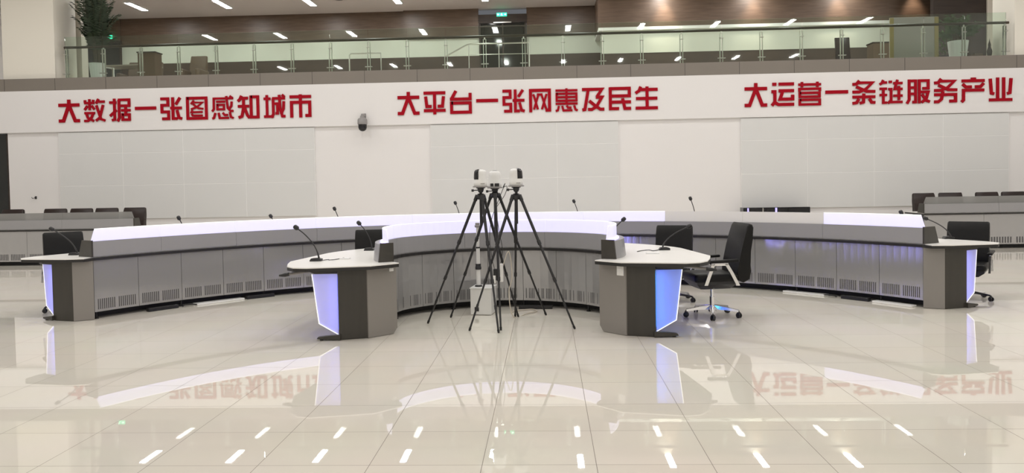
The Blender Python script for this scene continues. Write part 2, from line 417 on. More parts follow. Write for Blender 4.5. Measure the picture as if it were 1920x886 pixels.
t = thing('surveillance_camera', 'grey and black dome camera mounted on the white banner wall', 'camera', (-4.495, YW-.08, 3.06))
m = MB(); m.box((.0, .0, .16), (.10, .02, .16), .004); m.box((0, -.10, .19), (.07, .2, .06), .01); m.build('wall_bracket', M['greypl'], t, 40)
MB().lathe([(0, .17), (.05, .17), (.055, .12), (.10, .10), (.118, .07), (.122, -.03), (.112, -.045), (0, -.045)], 24, TR(0, -.2, 0)).build('housing', M['greypl'], t, 40)
MB().lathe([(0, -.045), (.105, -.045), (.105, -.12), (.09, -.17), (.05, -.205), (0, -.215)], 24, TR(0, -.2, 0)).build('lens_dome', M['gloss_black'], t, 50)
t = thing('wall_hook', 'tiny dark hook on the cream wall left of the screens', 'hook', (-13.0, YW, 1.355))
MB().box((0, -.006, 0), (.05, .012, .07), .004).build('plate', M['bird'], t)
MB().tube([(0, -.01, .01), (-.02, -.05, -.01), (-.05, -.07, -.02), (-.07, -.06, .01)], .008, 6).build('hook_arm', M['bird'], t)

# ------------------------------------------------------------------ red raised characters (strokes in a 100 x 100 cell, y down)
G = {
 '大': (15, [[(0,24),(100,24)], [(50,0),(50,34)], [(49,26),(22,93),(0,93)], [(51,26),(78,93),(100,93)]]),
 '数': (11, [[(27,0),(27,48)], [(2,17),(50,17)], [(6,4),(6,16)], [(46,3),(44,16)], [(17,29),(3,47)], [(37,29),(50,45)], [(2,61),(52,61)],
            [(10,61),(18,82),(46,96)], [(44,61),(36,80),(18,95),(0,95)], [(71,0),(58,20)], [(62,12),(100,12)], [(92,26),(75,82),(56,95)], [(60,28),(80,88),(100,95)]]),
 '据': (12, [[(0,17),(34,17)], [(24,0),(24,92),(10,94)], [(2,76),(34,50)], [(42,6),(94,6),(94,32),(50,32)], [(46,6),(46,84),(38,100)],
            [(56,52),(100,52)], [(77,36),(77,72)], [(62,71),(94,71),(94,93),(62,93),(62,65)]]),
 '一': (15, [[(0,45),(100,45)]]),
 '张': (13, [[(0,6),(35,6),(35,34),(6,34),(6,63),(37,63),(37,93),(6,93)], [(58,0),(58,93),(78,93)], [(46,47),(100,47)], [(93,2),(72,32)], [(77,56),(86,90),(100,94)]]),
 '图': (13, [[(6,6),(94,6),(94,94),(6,94),(6,0)], ]),
 '图2': (9, [[(36,16),(22,32)], [(28,25),(76,25),(48,46),(22,54)], [(32,32),(56,50),(80,53)], [(28,58),(24,67),(76,67)], [(24,74),(30,82),(76,82)]]),
 '感': (10, [[(4,10),(100,10)], [(9,10),(8,56),(0,66)], [(20,24),(62,24)], [(25,38),(56,38),(56,57),(25,57),(25,33)], [(68,0),(74,52),(86,65),(100,65)],
            [(93,24),(91,44),(76,60)], [(84,0),(98,10)], [(15,72),(8,94),(0,97)], [(30,72),(35,95),(78,95)], [(50,72),(58,82),(74,82)], [(83,70),(88,92),(100,96)]]),
 '知': (13, [[(18,0),(10,16),(0,24)], [(12,11),(48,11)], [(0,46),(52,46)], [(27,11),(27,50),(18,90),(2,95)], [(31,52),(44,86),(54,97)], [(62,6),(94,6),(94,94),(62,94),(62,0)]]),
 '城': (12, [[(0,16),(32,16)], [(15,0),(15,92)], [(0,93),(46,93)], [(40,15),(100,15)], [(44,15),(44,84),(34,98)], [(46,38),(64,38),(64,80),(54,80)],
            [(73,0),(77,62),(86,93),(100,93)], [(94,28),(92,60),(80,84)], [(86,0),(98,10)]]),
 '市': (14, [[(50,0),(50,100)], [(0,10),(100,10)], [(8,100),(8,34),(93,34),(93,92),(72,92)]]),
 '平': (14, [[(0,7),(100,7)], [(50,7),(50,100)], [(0,83),(100,83)], [(9,22),(14,65),(36,65)], [(91,22),(86,65),(64,65)]]),
 '台': (14, [[(28,0),(7,35)], [(0,36),(93,36),(93,10)], [(7,53),(93,53),(93,93),(7,93),(7,46)]]),
 '网': (14, [[(7,100),(7,6),(93,6),(93,92),(74,92)]]),
 '网2': (10, [[(20,22),(40,88)], [(44,22),(22,88)], [(56,22),(78,88)], [(80,22),(58,88)], [(36,24),(62,24)]]),
 '惠': (10, [[(50,0),(50,66)], [(0,9),(100,9)], [(5,23),(95,23),(95,53),(5,53),(5,18)], [(5,38),(95,38)], [(0,66),(100,66)],
            [(15,75),(10,94),(0,97)], [(30,75),(35,95),(76,95)], [(50,74),(56,83),(72,83)], [(84,74),(90,92),(100,96)]]),
 '及': (14, [[(0,7),(90,7),(66,40)], [(62,41),(90,41),(64,82),(44,93),(26,93)], [(28,8),(12,93),(0,95)], [(32,56),(62,80),(82,93),(100,93)]]),
 '民': (14, [[(6,6),(93,6),(93,38),(12,38)], [(7,0),(7,92),(46,92)], [(10,64),(100,64)], [(62,48),(72,92),(100,92)]]),
 '生': (14, [[(24,0),(16,18),(0,28)], [(14,13),(100,13)], [(52,0),(52,92)], [(2,51),(98,51)], [(0,92),(100,92)]]),
 '运': (14, [[(4,7),(22,7)], [(32,7),(100,7)], [(32,35),(100,35)], [(50,37),(38,70),(94,70),(94,52)], [(0,38),(15,38),(15,80),(2,96)], [(12,82),(30,92),(100,92)]]),
 '营': (11, [[(0,11),(100,11)], [(16,0),(16,22)], [(84,0),(84,22)], [(5,40),(5,29),(95,29),(95,40)], [(6,46),(93,46),(93,62),(6,62),(6,41)], [(6,75),(94,75),(94,94),(6,94),(6,70)]]),
 '条': (13, [[(30,0),(18,14),(0,15)], [(24,9),(88,9),(58,36),(30,47),(0,47)], [(16,25),(62,45),(100,46)], [(0,68),(100,68)], [(50,54),(48,90),(32,94)], [(28,76),(18,92),(0,94)], [(74,76),(84,91),(100,92)]]),
 '链': (11, [[(16,0),(10,12),(0,18)], [(10,10),(32,10)], [(0,36),(32,36)], [(0,62),(32,62)], [(16,36),(16,94),(32,94)], [(40,8),(54,8)], [(38,38),(50,38),(50,84),(36,97)],
            [(46,92),(100,92)], [(60,14),(100,14)], [(78,0),(66,38),(100,38)], [(60,66),(100,66)], [(84,26),(84,84)]]),
 '服': (12, [[(6,6),(38,6),(38,94),(24,94)], [(10,0),(10,84),(0,100)], [(8,34),(36,34)], [(8,60),(36,60)], [(54,100),(54,6),(93,6),(93,38),(68,38)], [(56,53),(93,53),(84,82),(64,96)], [(66,62),(84,88),(100,94)]]),
 '务': (13, [[(30,0),(18,16),(0,17)], [(24,10),(88,10),(58,37),(30,48),(0,48)], [(18,26),(62,46),(100,47)], [(0,66),(93,66),(93,93),(66,93)], [(38,52),(32,84),(18,95),(0,95)]]),
 '产': (13, [[(0,11),(100,11)], [(40,4),(62,4)], [(4,24),(18,36),(44,36)], [(96,22),(82,36),(58,36)], [(98,50),(8,50),(8,90),(0,98)]]),
 '业': (13, [[(5,4),(10,64),(22,67)], [(37,0),(37,92)], [(63,0),(63,92)], [(95,4),(90,64),(78,67)], [(0,92),(100,92)]]),
}
def slogan(text, xa, xb, z0, z1, label):
    cw = .54; n = len(text); pitch = (xb-cw-xa)/(n-1)
    t = thing('wall_lettering', label, 'sign', (xa, YW-.08, z0))
    for i, ch in enumerate(text):
        m = MB(); nst = 0; s = cw/100; h = (z1-z0)/100
        for key in (ch, ch+'2'):
            if key not in G: continue
            wd, st = G[key]
            for p in st:
                q = [(x*s, (100-y)*h) for x, y in p]
                nst += 1; m.stroke(q, wd*s, .028+.0007*nst, TR(i*pitch, 0, 0))
        m.build('letter', M['red'], t)
slogan('大数据一张图感知城市', -12.267, -5.814, 3.235, 3.808, 'large red slogan on the banner above the left video wall')
slogan('大平台一张网惠及民生', -3.647, 2.755, 3.238, 3.806, 'large red slogan on the banner above the middle video wall')
slogan('大运营一条链服务产业', 4.853, 11.195, 3.25, 3.828, 'large red slogan on the banner above the right video wall')

# ------------------------------------------------------------------ curved consoles
class Path:
    def __init__(self, pts):
        self.p = [Vector(q) for q in pts]; self.s = [0]
        for a, b in zip(self.p, self.p[1:]): self.s.append(self.s[-1]+(b-a).length)
        self.L = self.s[-1]
    def at(self, s):
        s = min(max(s, 0), self.L); i = 0
        while i < len(self.s)-2 and self.s[i+1] < s: i += 1
        k = (s-self.s[i])/(self.s[i+1]-self.s[i])
        def tang(j):
            a = self.p[max(j-1, 0)]; b = self.p[min(j+1, len(self.p)-1)]; return (b-a).normalized()
        t = tang(i).lerp(tang(i+1), k).normalized()
        return self.p[i].lerp(self.p[i+1], k), t, Vector((-t.y, t.x))
    def off(self, s, d):
        p, t, n = self.at(s); return p+n*d
def catmull(P, k=8):
    P = [Vector(p) for p in P]; out = []
    for i in range(len(P)-1):
        a, b, c, d = P[max(i-1, 0)], P[i], P[i+1], P[min(i+2, len(P)-1)]
        for j in range(k):
            u = j/k
            out.append(.5*((2*b)+(c-a)*u+(2*a-5*b+4*c-d)*u*u+(3*b-a-3*c+d)*u**3))
    return out+[P[-1]]
def sweep(m, path, s0, s1, prof, step=.06, slant=0):
    n = max(1, round((s1-s0)/step)); rings = []
    for i in range(n+1):
        s = s0+(s1-s0)*i/n; r = []
        for d, z in prof:
            q = path.off(s, d); r.append(Vector((q.x, q.y, z)))
        rings.append(r)
    return m.loft(rings)

ZT, ZU = .745, .702
def console(name, label, loc, rz, path, npan, depth, segs, ends, feet_every=2, group=None, hutch_d=.25, lever=False, acrylic=True):
    t = thing(name, label, 'console desk', loc, rz, group)
    L = path.L; pw = L/npan
    for k in range(npan):                                         # front panels, each with two groups of vent slots
        a, b = k*pw+.0025, (k+1)*pw-.0025
        m = MB(); sweep(m, path, a, b, [(0, .085), (.018, .085), (.018, ZU), (0, ZU)], .1); m.mi = 1
        for g in (0, 1):
            ns = 9
            for j in range(ns):
                s = a+(b-a)*(.06+g*.47+.41*(j+.5)/ns)
                p, tt, nn = path.at(s); ang = math.atan2(tt.y, tt.x)
                m.box((p.x+nn.x*.002, p.y+nn.y*.002, .175), (.41*(b-a)/ns*.52, .006, .125), 0, RZ(ang))
        m.build('front_panel', [M['panel'], M['slot']], t)
    m = MB(); sweep(m, path, .02, L-.02, [(.022, .08), (.40, .08), (.40, ZU), (.022, ZU)], .12); m.build('cabinet_body', M['carcass'], t)
    nl = 9 if npan < 15 else 12
    if 'p' in ends:
        for k in range(nl):                                       # violet light bars on the operators' side of the cabinets
            p, tt, nv = path.at(L*(k+.5)/nl); q = p+nv*.408
            MB().box((q.x, q.y, .42), (.045, .014, .40), .002, RZ(math.atan2(tt.y, tt.x)), 1).build('light_bar', M['led_c'], t)
    m = MB(); sweep(m, path, .05, L-.05, [(.20, 0.0), (.36, 0.0), (.36, .082), (.20, .082)], .12); m.build('plinth', M['carcass'], t)
    foot = None
    for k in range(0, npan+1, feet_every):
        p, tt, nn = path.at(min(max(k*pw, .04), L-.04)); q = p+nn*.035
        m = MB(); m.lathe([(0, 0), (.026, 0), (.026, .012), (.010, .016), (.010, .082), (0, .082)], 10, TR(q.x, q.y, 0)); m.build('leveling_foot', M['black'], t, 40)
    # worktop with its dark edge band
    nn_ = max(8, int(L/.1)); inner = [path.off(L*i/nn_, -.018) for i in range(nn_+1)]
    outer = [path.off(L*i/nn_, depth) for i in range(nn_+1)]
    er, el = ends.get('topR', []), ends.get('topL', [])
    o0, o1 = ends.get('outer', (0, 1))
    outer = [path.off(L*(o0+(o1-o0)*i/nn_), depth) for i in range(nn_+1)]
    poly = [(p.x, p.y) for p in inner] + list(er) + [(p.x, p.y) for p in outer[::-1]] + list(el)
    inner2 = [path.off(L*i/nn_, .012) for i in range(nn_+1)]
    poly2 = [(p.x, p.y) for p in inner2] + poly[len(inner):]
    MB().prism(poly2, ZT-.010, ZT).build('worktop', M['worktop'], t)
    cx = sum(p[0] for p in poly)/len(poly)
    MB().prism(poly, ZU+.001, ZT-.010).build('edge_band', M['edge'], t)
    # hutch segments and the acrylic panels standing on them
    ht = .72 if hutch_d > .2 else .86
    hp = [(-.004, ZT+.001), (hutch_d, ZT+.001), (hutch_d*ht, .93), (-.004, .93)]
    for (a, b, lit) in segs:
        s0, s1 = a*L+.0015, b*L-.0015
        m = MB(); sweep(m, path, s0, s1, hp, .08); m.build('hutch', M['hutch'], t)
        if not acrylic: continue
        e0 = .05 if a <= 1e-6 else 0; e1 = .05 if b >= 1-1e-6 else 0
        m = MB(); n = max(2, round((s1-s0)/.08)); rings = []
        for i in range(n+1):
            r = []
            for d, z, q in ((.03, .931, 0), (.042, .931, 0), (.042, 1.075, 1), (.03, 1.075, 1)):
                sa = s0+e0*q; sb = s1-e1*q; v = path.off(sa+(sb-sa)*i/n, d); r.append(Vector((v.x, v.y, z)))
            rings.append(r)
        m.loft(rings)
        pn = m.build('light_panel', M[lit], t)
        if lit == 'lit':
            m = MB(); sweep(m, path, s0+e0, s1-e1, [(.030, 1.0755), (.042, 1.0755), (.042, 1.080), (.030, 1.080)], .1); m.build('panel_rim', M['rim'], pn)
            m = MB(); sweep(m, path, s0+.02, s1-.02, [(.052, .931), (.066, .931), (.066, .941), (.052, .941)], .1); m.build('led_strip', M['led_v'], pn)
    for s, sg in ((0, -1), (L, 1)):                               # dark end caps of the hutch
        p, tt, nv = path.at(s); m = MB(); rings = []
        for e in (0.001, .022):
            rings.append([Vector((p.x+nv.x*d+tt.x*e*sg, p.y+nv.y*d+tt.y*e*sg, z)) for d, z in [(-.012, ZT+.001), (hutch_d+.01, ZT+.001), (hutch_d*ht+.006, .942), (-.012, .942)]])
        m.loft(rings); m.build('hutch_end', M['enddark'], t)
    # end panels, wings and feet
    for sg in (1, -1):
        if 'p' not in ends: break
        p0, p1, p2, p3 = [Vector((sg*q[0], q[1])) for q in ends['p']]
        def board(a, b, th, cham, mt, nm, z0=.004, z1=ZU):
            d = (b-a); ln = d.length; ang = math.atan2(d.y, d.x)
            T = TR(a.x, a.y, 0) @ RZ(ang) @ Matrix.Rotation(pi/2, 4, 'X')
            poly = [(0, z1), (0, z0+cham), (cham*.8, z0), (ln, z0), (ln, z1)] if cham else [(0, z1), (0, z0), (ln, z0), (ln, z1)]
            return MB().prism(poly, -th/2, th/2, T).build(nm, mt, t)
        board(p0, p1, .03, ends.get('cham', 0), M['endgrey'], 'end_panel')
        d = (p2-p1).normalized()
        nv = Vector((-d.y, d.x)) if sg == 1 else Vector((d.y, -d.x))
        q = [p1, p2, p2+nv*.16, p1+nv*.16]
        MB().prism([(v.x, v.y) for v in q], .004, ZU).build('end_post', M['enddark'], t)
        dw = (p3-p2).normalized(); wl = ends['wing']
        ang = math.atan2(dw.y, dw.x); T = TR(p2.x+dw.x*.004+nv.x*.02, p2.y+dw.y*.004+nv.y*.02, 0) @ RZ(ang) @ Matrix.Rotation(pi/2, 4, 'X')
        wg = MB().prism([(0, .662), (0, .055), (wl*.76, .165), (wl, .662)], -.006, .006, T).build('light_wing', M['wing_a' if lever and sg == 1 else 'wing'], t)
        m = MB(); o = .0065
        m.stroke([(0, .055), (wl*.76, .165), (wl, .662)], .008, .014, T @ Matrix.Rotation(-pi/2, 4, 'X') @ TR(0, .007, 0)); m.build('wing_rim', M['rim'], wg)
        m = MB(); m.prism([(.012, .64), (.012, .085), (.032, .085), (.032, .64)], *((-.075, -.067) if sg == 1 else (.067, .075)), T); m.build('led_strip', M['led_a' if lever and sg == 1 else 'led_b'], wg)
        # apron under the worktop
        a0 = p1+nv*.02; a1 = p2+dw*(wl+.06)+nv*.02
        da = (a1-a0); an = math.atan2(da.y, da.x)
        MB().prism([(0, ZU), (0, .664), (da.length*.86, .664), (da.length, ZU)], -.02, .14*1, TR(a0.x, a0.y, 0) @ RZ(an) @ Matrix.Rotation(pi/2, 4, 'X') @ Matrix.Diagonal((1, 1, -sg if False else (-1 if sg == 1 else 1), 1))).build('apron', M['enddark'], t)
        # floor foot
        f0 = p2-dw*.02-nv*.0; f1 = p2+dw*(wl*.86)
        ln = (f1-f0).length; T = TR(f0.x, f0.y, 0) @ RZ(ang) @ Matrix.Rotation(pi/2, 4, 'X')
        ft = MB().prism([(0, .006), (ln-.03, .014), (ln, .02), (ln-.012, .036), (0, .060)], -.03, .03, T).build('floor_foot', M['enddark'], t)
        MB().lathe([(0, 0), (.018, 0), (.018, .01), (.008, .012), (.008, .02), (0, .02)], 10, TR(f1.x-dw.x*.04, f1.y-dw.y*.04, 0)).build('glide', M['black'], ft)
        if lever:
            a = Vector((sg*1.82, -.55, .695))
            m = MB(); m.tube([a, a+Vector((sg*.10, -.03, -.012)), a+Vector((sg*.27, -.05, -.034))], [.012, .016, .012], 8); lv = m.build('tray_lever', M['endgrey'], t, 50)
            m = MB(); m.tube([a+Vector((sg*.26, -.05, -.033)), a+Vector((sg*.30, -.055, -.038)), a+Vector((sg*.36, -.06, -.044))], [.017, .021, .010], 10); m.build('lever_knob', M['black'], lv, 50)
    return t

def arc_pts(R, a0, a1, n): return [(R*sin(rad(a0+(a1-a0)*i/n)), R*cos(rad(a0+(a1-a0)*i/n))) for i in range(n+1)]
FC = (-.522, 8.53)
R1 = 1.34
tail = catmull([(R1*sin(rad(58)), R1*cos(rad(58))), (1.19, .58), (1.232, .34), (1.225, .10), (1.175, -.12), (1.095, -.285)], 6)
right = [tuple(v) for v in tail[1:]]
arc = arc_pts(R1, -58, 58, 60)
fpath = Path([(-x, y) for x, y in right[::-1]] + arc + right)
def frac(th): return .5 + rad(th)*R1/fpath.L
fe = dict(p=[(1.06, -.30), (1.305, -.56), (1.575, -.65), (1.86, -.645)], wing=.255, cham=.06,
          topR=[(1.0, -.42), (1.24, -.665), (1.85, -.80), (1.99, -.76), (2.09, -.63), (2.16, -.40), (2.22, -.12)],
          topL=[(-2.22, -.12), (-2.16, -.40), (-2.09, -.63), (-1.99, -.76), (-1.85, -.80), (-1.24, -.665), (-1.0, -.42)],
          outer=(.19, .81))
console('control_console', 'small curved grey console desk with glowing top panels behind the tripods', (FC[0], FC[1], 0), 0, fpath, 11, .93,
        [(0, frac(-66), 'lit'), (frac(-66), frac(-21.5), 'lit'), (frac(-21.5), frac(21.5), 'lit'), (frac(21.5), frac(66), 'lit'), (frac(66), 1, 'lit')], fe, lever=True, hutch_d=.14)

RC, R2, HA = (-.47, 6.60), 5.62, 60.4
rpath = Path(arc_pts(R2, -HA, HA, 160))
def rfr(th): return (th+HA)/(2*HA)
edges = [-HA, -51.5, -41.2, -29.5, -15, -1.5, 11.5, 24, 35.5, 47, HA]
lits = ['lit']*7 + ['unlit']*2 + ['lit']
re_ = dict(p=[(4.88, 2.76), (5.07, 2.65), (5.36, 2.73), (5.58, 2.85)], wing=.20,
           topR=[(4.90, 2.60), (5.10, 2.56), (5.68, 2.66), (5.76, 2.78), (5.73, 2.98)],
           topL=[(-5.73, 2.98), (-5.76, 2.78), (-5.68, 2.66), (-5.10, 2.56), (-4.90, 2.60)], outer=(.012, .988))
console('control_console', 'long curved grey console desk sweeping across the hall behind the tripods', (RC[0], RC[1], 0), rad(1.1), rpath, 21, .85,
        [(rfr(a), rfr(b), l) for a, b, l in zip(edges, edges[1:], lits)], re_)
lp = Path([(-6, 0), (0, 0)])
console('control_console', 'grey console desk at the far left behind the large curved desk', (-8.42, 15.95, 0), 0, lp, 8, .9,
        [(0, .25, 'smoke'), (.25, .5, 'smoke'), (.5, .75, 'smoke'), (.75, 1, 'smoke')], {})
rp = Path([(0, 0), (6, 0)])
console('control_console', 'grey console desk at the far right behind the large curved desk', (7.76, 16.8, 0), 0, rp, 5, .9,
        [(0, .25, 'smoke'), (.25, .5, 'smoke'), (.5, .75, 'smoke'), (.75, 1, 'smoke')], {})

# ------------------------------------------------------------------ office chairs
def make_chair(name='office_chair', lm='leather', hw=.235, ax=.275, br=.30):
    t = thing(name, '', 'chair')
    LM = M[lm]
    # backrest: side profile swept across, edges rounded (faces +y)
    prof = [(-.20, .47), (-.215, .56), (-.235, .66), (-.262, .78), (-.30, .92), (-.325, 1.015), (-.35, 1.045), (-.385, 1.035), (-.40, 1.0),
            (-.385, .88), (-.362, .74), (-.358, .62), (-.372, .52), (-.35, .43), (-.28, .395), (-.215, .43)]
    T = Matrix(((0, 0, 1, 0), (1, 0, 0, 0), (0, 1, 0, 0), (0, 0, 0, 1)))
    MB().prism(prof, -hw, hw, T, .022).build('backrest', LM, t, 50)
    m = MB(); m.box((0, .03, .455), (.50, .50, .095), .038, None, 3); m.build('seat', LM, t, 50)
    m = MB(); m.loft([[Vector((sx*a, .02+sy*b, z)) for sx, sy in ((-1, -1), (1, -1), (1, 1), (-1, 1))] for a, b, z in ((.08, .10, .315), (.16, .17, .33), (.225, .225, .385), (.235, .235, .42))])
    m.build('seat_shell', M['black'], t, 30)
    MB().box((.02, .10, .325), (.05, .06, .03), .005).build('tilt_lever', M['black'], t)
    for sx in (-1, 1):
        x = sx*ax
        m = MB()
        for pts in ([(x, .17, .385), (x, .115, .53), (x, .085, .618)], [(x, -.06, .618), (x, -.12, .52), (x, -.195, .375)]):
            rings = [[Vector((p[0]+a*.012, p[1]+b*.020, p[2])) for a, b in ((-1, -1), (1, -1), (1, 1), (-1, 1))] for p in pts]; m.loft(rings)
        m.box((x, .012, .612), (.024, .19, .03), .004)
        ar = m.build('armrest', M['chrome'], t, 30)
        MB().box((x, -.02, .645), (.06, .36, .032), .013, Matrix.Rotation(rad(-2), 4, 'X'), 3).build('arm_pad', M['leather'], ar, 50)
    MB().lathe([(0, .33), (.018, .33), (.018, .225), (.028, .225), (.028, .10), (.04, .10), (.045, .06), (.03, .045), (0, .045)], 16, TR(0, 0, 0)).build('gas_column', M['chrome'], t, 40)
    m = MB()
    for k in range(5):
        a = 2*pi*k/5+.3; rings = []
        for r, z, hw, hh in ((.03, .105, .030, .022), (.15, .098, .024, .016), (br, .078, .016, .011)):
            c = Vector((cos(a)*r, sin(a)*r, z)); nv = Vector((-sin(a), cos(a), 0))
            rings.append([c-nv*hw-Vector((0, 0, hh)), c+nv*hw-Vector((0, 0, hh)), c+nv*hw*.7+Vector((0, 0, hh)), c-nv*hw*.7+Vector((0, 0, hh))])
        m.loft(rings)
    m.build('star_base', M['chrome'], t, 30)
    for k in range(5):
        a = 2*pi*k/5+.3; c = Vector((cos(a)*br, sin(a)*br, .030)); b = a+1.1
        m = MB(); R = TR(*c) @ RZ(b) @ Matrix.Rotation(pi/2, 4, 'Y')
        for o in (-.022, .006): m.lathe([(0, o), (.025, o), (.03, o+.004), (.03, o+.012), (.025, o+.016), (0, o+.016)], 14, R)
        m.tube([c, c+Vector((0, 0, .05))], .007, 6); m.box(c+Vector((0, 0, .028)), (.03, .03, .02), .004)
        m.build('caster', M['black'], t, 40)
    return t
CH = make_chair()
CH.location = (1.84, 9.05, 0); CH.rotation_euler = (0, 0, rad(99)); CH['label'] = 'black leather office chair with chrome arms standing clear of the right desk end'
gc = 'black office chairs around the curved desks'
CH['group'] = gc
dup(CH, (1.57, 10.25, 0), rad(163), 'black office chair pushed behind the white table end, beside the clear-standing chair')
dup(CH, (-2.21, 9.97, 0), rad(188), 'black office chair behind the left white table end of the small desk')
dup(CH, (-6.19, 10.05, 0), rad(219), 'black office chair at the left end of the long curved desk')
dup(CH, (5.17, 10.12, 0), rad(147), 'black office chair at the right end of the long curved desk')
for o, k in ((1.57, .90), (-2.21, .92), (-6.19, .95), (5.17, .90)):
    for c in COL.objects:
        if c.name.startswith('office_chair') and c.parent is None and abs(c.location.x-o) < .001: c.scale = (1, 1, k)
CB = make_chair('office_chair', 'leather_b', .25, .205, .24)
gl = 'dark chairs behind the far consoles'
CB['group'] = gl
L_ = [(-12.0, 17.15, 'dark brown chair behind the far left desk, at the picture edge'), (-11.0, 17.15, 'dark brown chair standing alone behind the far left desk'),
      (-10.36, 17.05, 'first of three joined dark chairs behind the far left desk'), (-9.77, 17.05, 'middle of three joined dark chairs behind the far left desk'),
      (-9.16, 17.05, 'last of three joined dark chairs behind the far left desk, by its free end')]
R_ = [(8.49, 18.0, 'brown chair behind the far right desk, by its free end'), (9.03, 18.0, 'second brown chair from the free end behind the far right desk'),
      (9.86, 18.0, 'third dark chair from the free end behind the far right desk'), (10.42, 18.0, 'last dark chair behind the far right desk, at the picture edge')]
for i, (x, y, lab) in enumerate(L_+R_):
    if i == 0: CB.location = (x, y, 0); CB.rotation_euler = (0, 0, pi); CB['label'] = lab
    else: dup(CB, (x, y, 0), pi+rad((-4, 3, 0, 2, -2, 5, -3, 2, 0)[i]), lab)
for o in list(COL.objects):
    if o.name.startswith('office_chair') and o.parent is None and o.location.y > 16.5:
        o.scale = (1, 1, 1.075)

# ------------------------------------------------------------------ gooseneck microphones
def mic(base, head, label, group='gooseneck microphones on the desks'):
    b = Vector(base); h = Vector(head)-b
    t = thing('gooseneck_microphone', label, 'microphone', b, 0, group)
    MB().prism([(-.06, 0), (.06, 0), (.06, .022), (.02, .034), (-.045, .030), (-.06, .012)], -.045, .045, TR(0, 0, 0) @ Matrix.Rotation(pi/2, 4, 'X'), .004).build('base', M['black'], t, 30)
    st = Vector((.03 if h.x < 0 else -.02, 0, .03))
    pts = []
    for i in range(9):
        u = i/8; k = u**1.5
        pts.append(Vector((st.x+(h.x-st.x)*(.15*u+.85*u**1.8), h.y*u, st.z+(h.z-st.z)*(1.15*u-.15*u*u))))
    MB().tube(pts, [.010, .009]+[.0065]*7, 6).build('gooseneck', M['black'], t, 50)
    d = (pts[-1]-pts[-2]).normalized(); e = pts[-1]
    MB().tube([e-d*.01, e, e+d*.012, e+d*.045, e+d*.055], [.008, .02, .026, .024, .012], 10).build('capsule', M['black'], t, 50)
mic((-2.466, 8.417, ZT), (-2.655, 8.417, 1.09), 'black gooseneck microphone at the tip of the left white table end')
mic((-2.17, 9.66, ZT), (-2.285, 9.70, 1.06), 'black gooseneck microphone in front of the chair behind the left table end')
mic((.75, 9.68, ZT), (.90, 9.63, 1.06), 'gooseneck microphone half hidden behind the right end of the small desk')
mic((1.33, 9.15, ZT), (1.61, 9.25, .995), 'gooseneck microphone standing on the right white table end')
RM = [(-4.954, 10.61, 1.12, 'microphone at the left of the long curved desk, nearest the left chair'), (-4.016, 11.53, 1.09, 'microphone second from the left along the long curved desk'),
      (-3.217, 12.06, 1.165, 'microphone third from the left along the long curved desk'), (-1.441, 12.68, 1.205, 'microphone on the long curved desk just left of the tripods'),
      (.44, 12.71, 1.20, 'microphone on the long curved desk just right of the tripods'), (2.172, 12.17, 1.225, 'microphone on the long curved desk above the right chairs'),
      (4.422, 10.18, 1.06, 'microphone peeking over the right glowing panel of the long desk')]
for x, y, z, lab in RM:
    d = Vector((x-RC[0], y-RC[1])).normalized()
    mic((x+.06, y, ZT), (x, y-.02, z), lab)
mic((-5.82, 9.60, ZT), (-6.05, 9.55, 1.06), 'microphone in front of the far left office chair at the desk end')
mic((4.98, 10.15, ZT), (4.75, 10.2, .99), 'microphone behind the right end cap of the long curved desk')
def cable(name, pts, r, m, label=None, parent=None, n=6):
    o = MB().tube([tuple(v) for v in catmull3(pts)], r, n).build(name, m, parent, 60)
    if label: tag(o, label, 'cable')
    return o
def catmull3(P, k=6):
    P = [Vector(p) for p in P]; out = []
    for i in range(len(P)-1):
        a, b, c, d = P[max(i-1, 0)], P[i], P[i+1], P[min(i+2, len(P)-1)]
        for j in range(k):
            u = j/k; out.append(.5*((2*b)+(c-a)*u+(2*a-5*b+4*c-d)*u*u+(3*b-a-3*c+d)*u**3))
    return out+[P[-1]]
tag(MB().box((0, 0, .006), (.11, .055, .012), .002).build('name_card', M['paper'], None, None, (-2.20, 8.59, ZT)), 'white card lying on the left white table end', 'card')
tag(MB().box((0, 0, .006), (.14, .055, .012), .002).build('name_card', M['paper'], None, None, (1.14, 8.72, ZT)), 'white card lying on the right white table end', 'card')
cable('microphone_cable', [(-2.40, 8.44, ZT+.006), (-2.36, 8.50, ZT+.005), (-2.33, 8.46, ZT+.005), (-2.28, 8.52, ZT+.005), (-2.24, 8.70, ZT+.005)], .004, M['cable'], 'thin dark cable by the microphone on the left table end')
cable('microphone_cable', [(1.27, 9.13, ZT+.006), (1.19, 9.02, ZT+.005), (1.15, 9.12, ZT+.005), (1.06, 9.05, ZT+.005), (1.00, 8.95, ZT+.005)], .004, M['cable'], 'thin dark cable by the microphone on the right table end')
# socket plates on the desk ends
def plate(name, x, y, z, w, h, ang, label):
    t = thing(name, label, 'socket', (x, y, z), ang)
    MB().box((0, 0, 0), (w, .012, h), .003).build('cover_plate', M['white_pl'], t)
    m = MB(); m.box((0, -.0065, 0), (w*.55, .004, h*.55), .001); m.build('socket_face', M['seam'], t)
plate('wall_socket', FC[0]+1.245, FC[1]-.527, .645, .085, .095, rad(-46), 'white socket plate on the right grey end panel of the small desk')
plate('cable_tag', -5.45, 9.27, .67, .05, .03, rad(28), 'small pale tag at the top of the far left grey end panel')
plate('cable_tag', FC[0]-1.09, FC[1]-.364, .67, .05, .035, rad(46), 'small pale tag near the top of the left grey end panel')

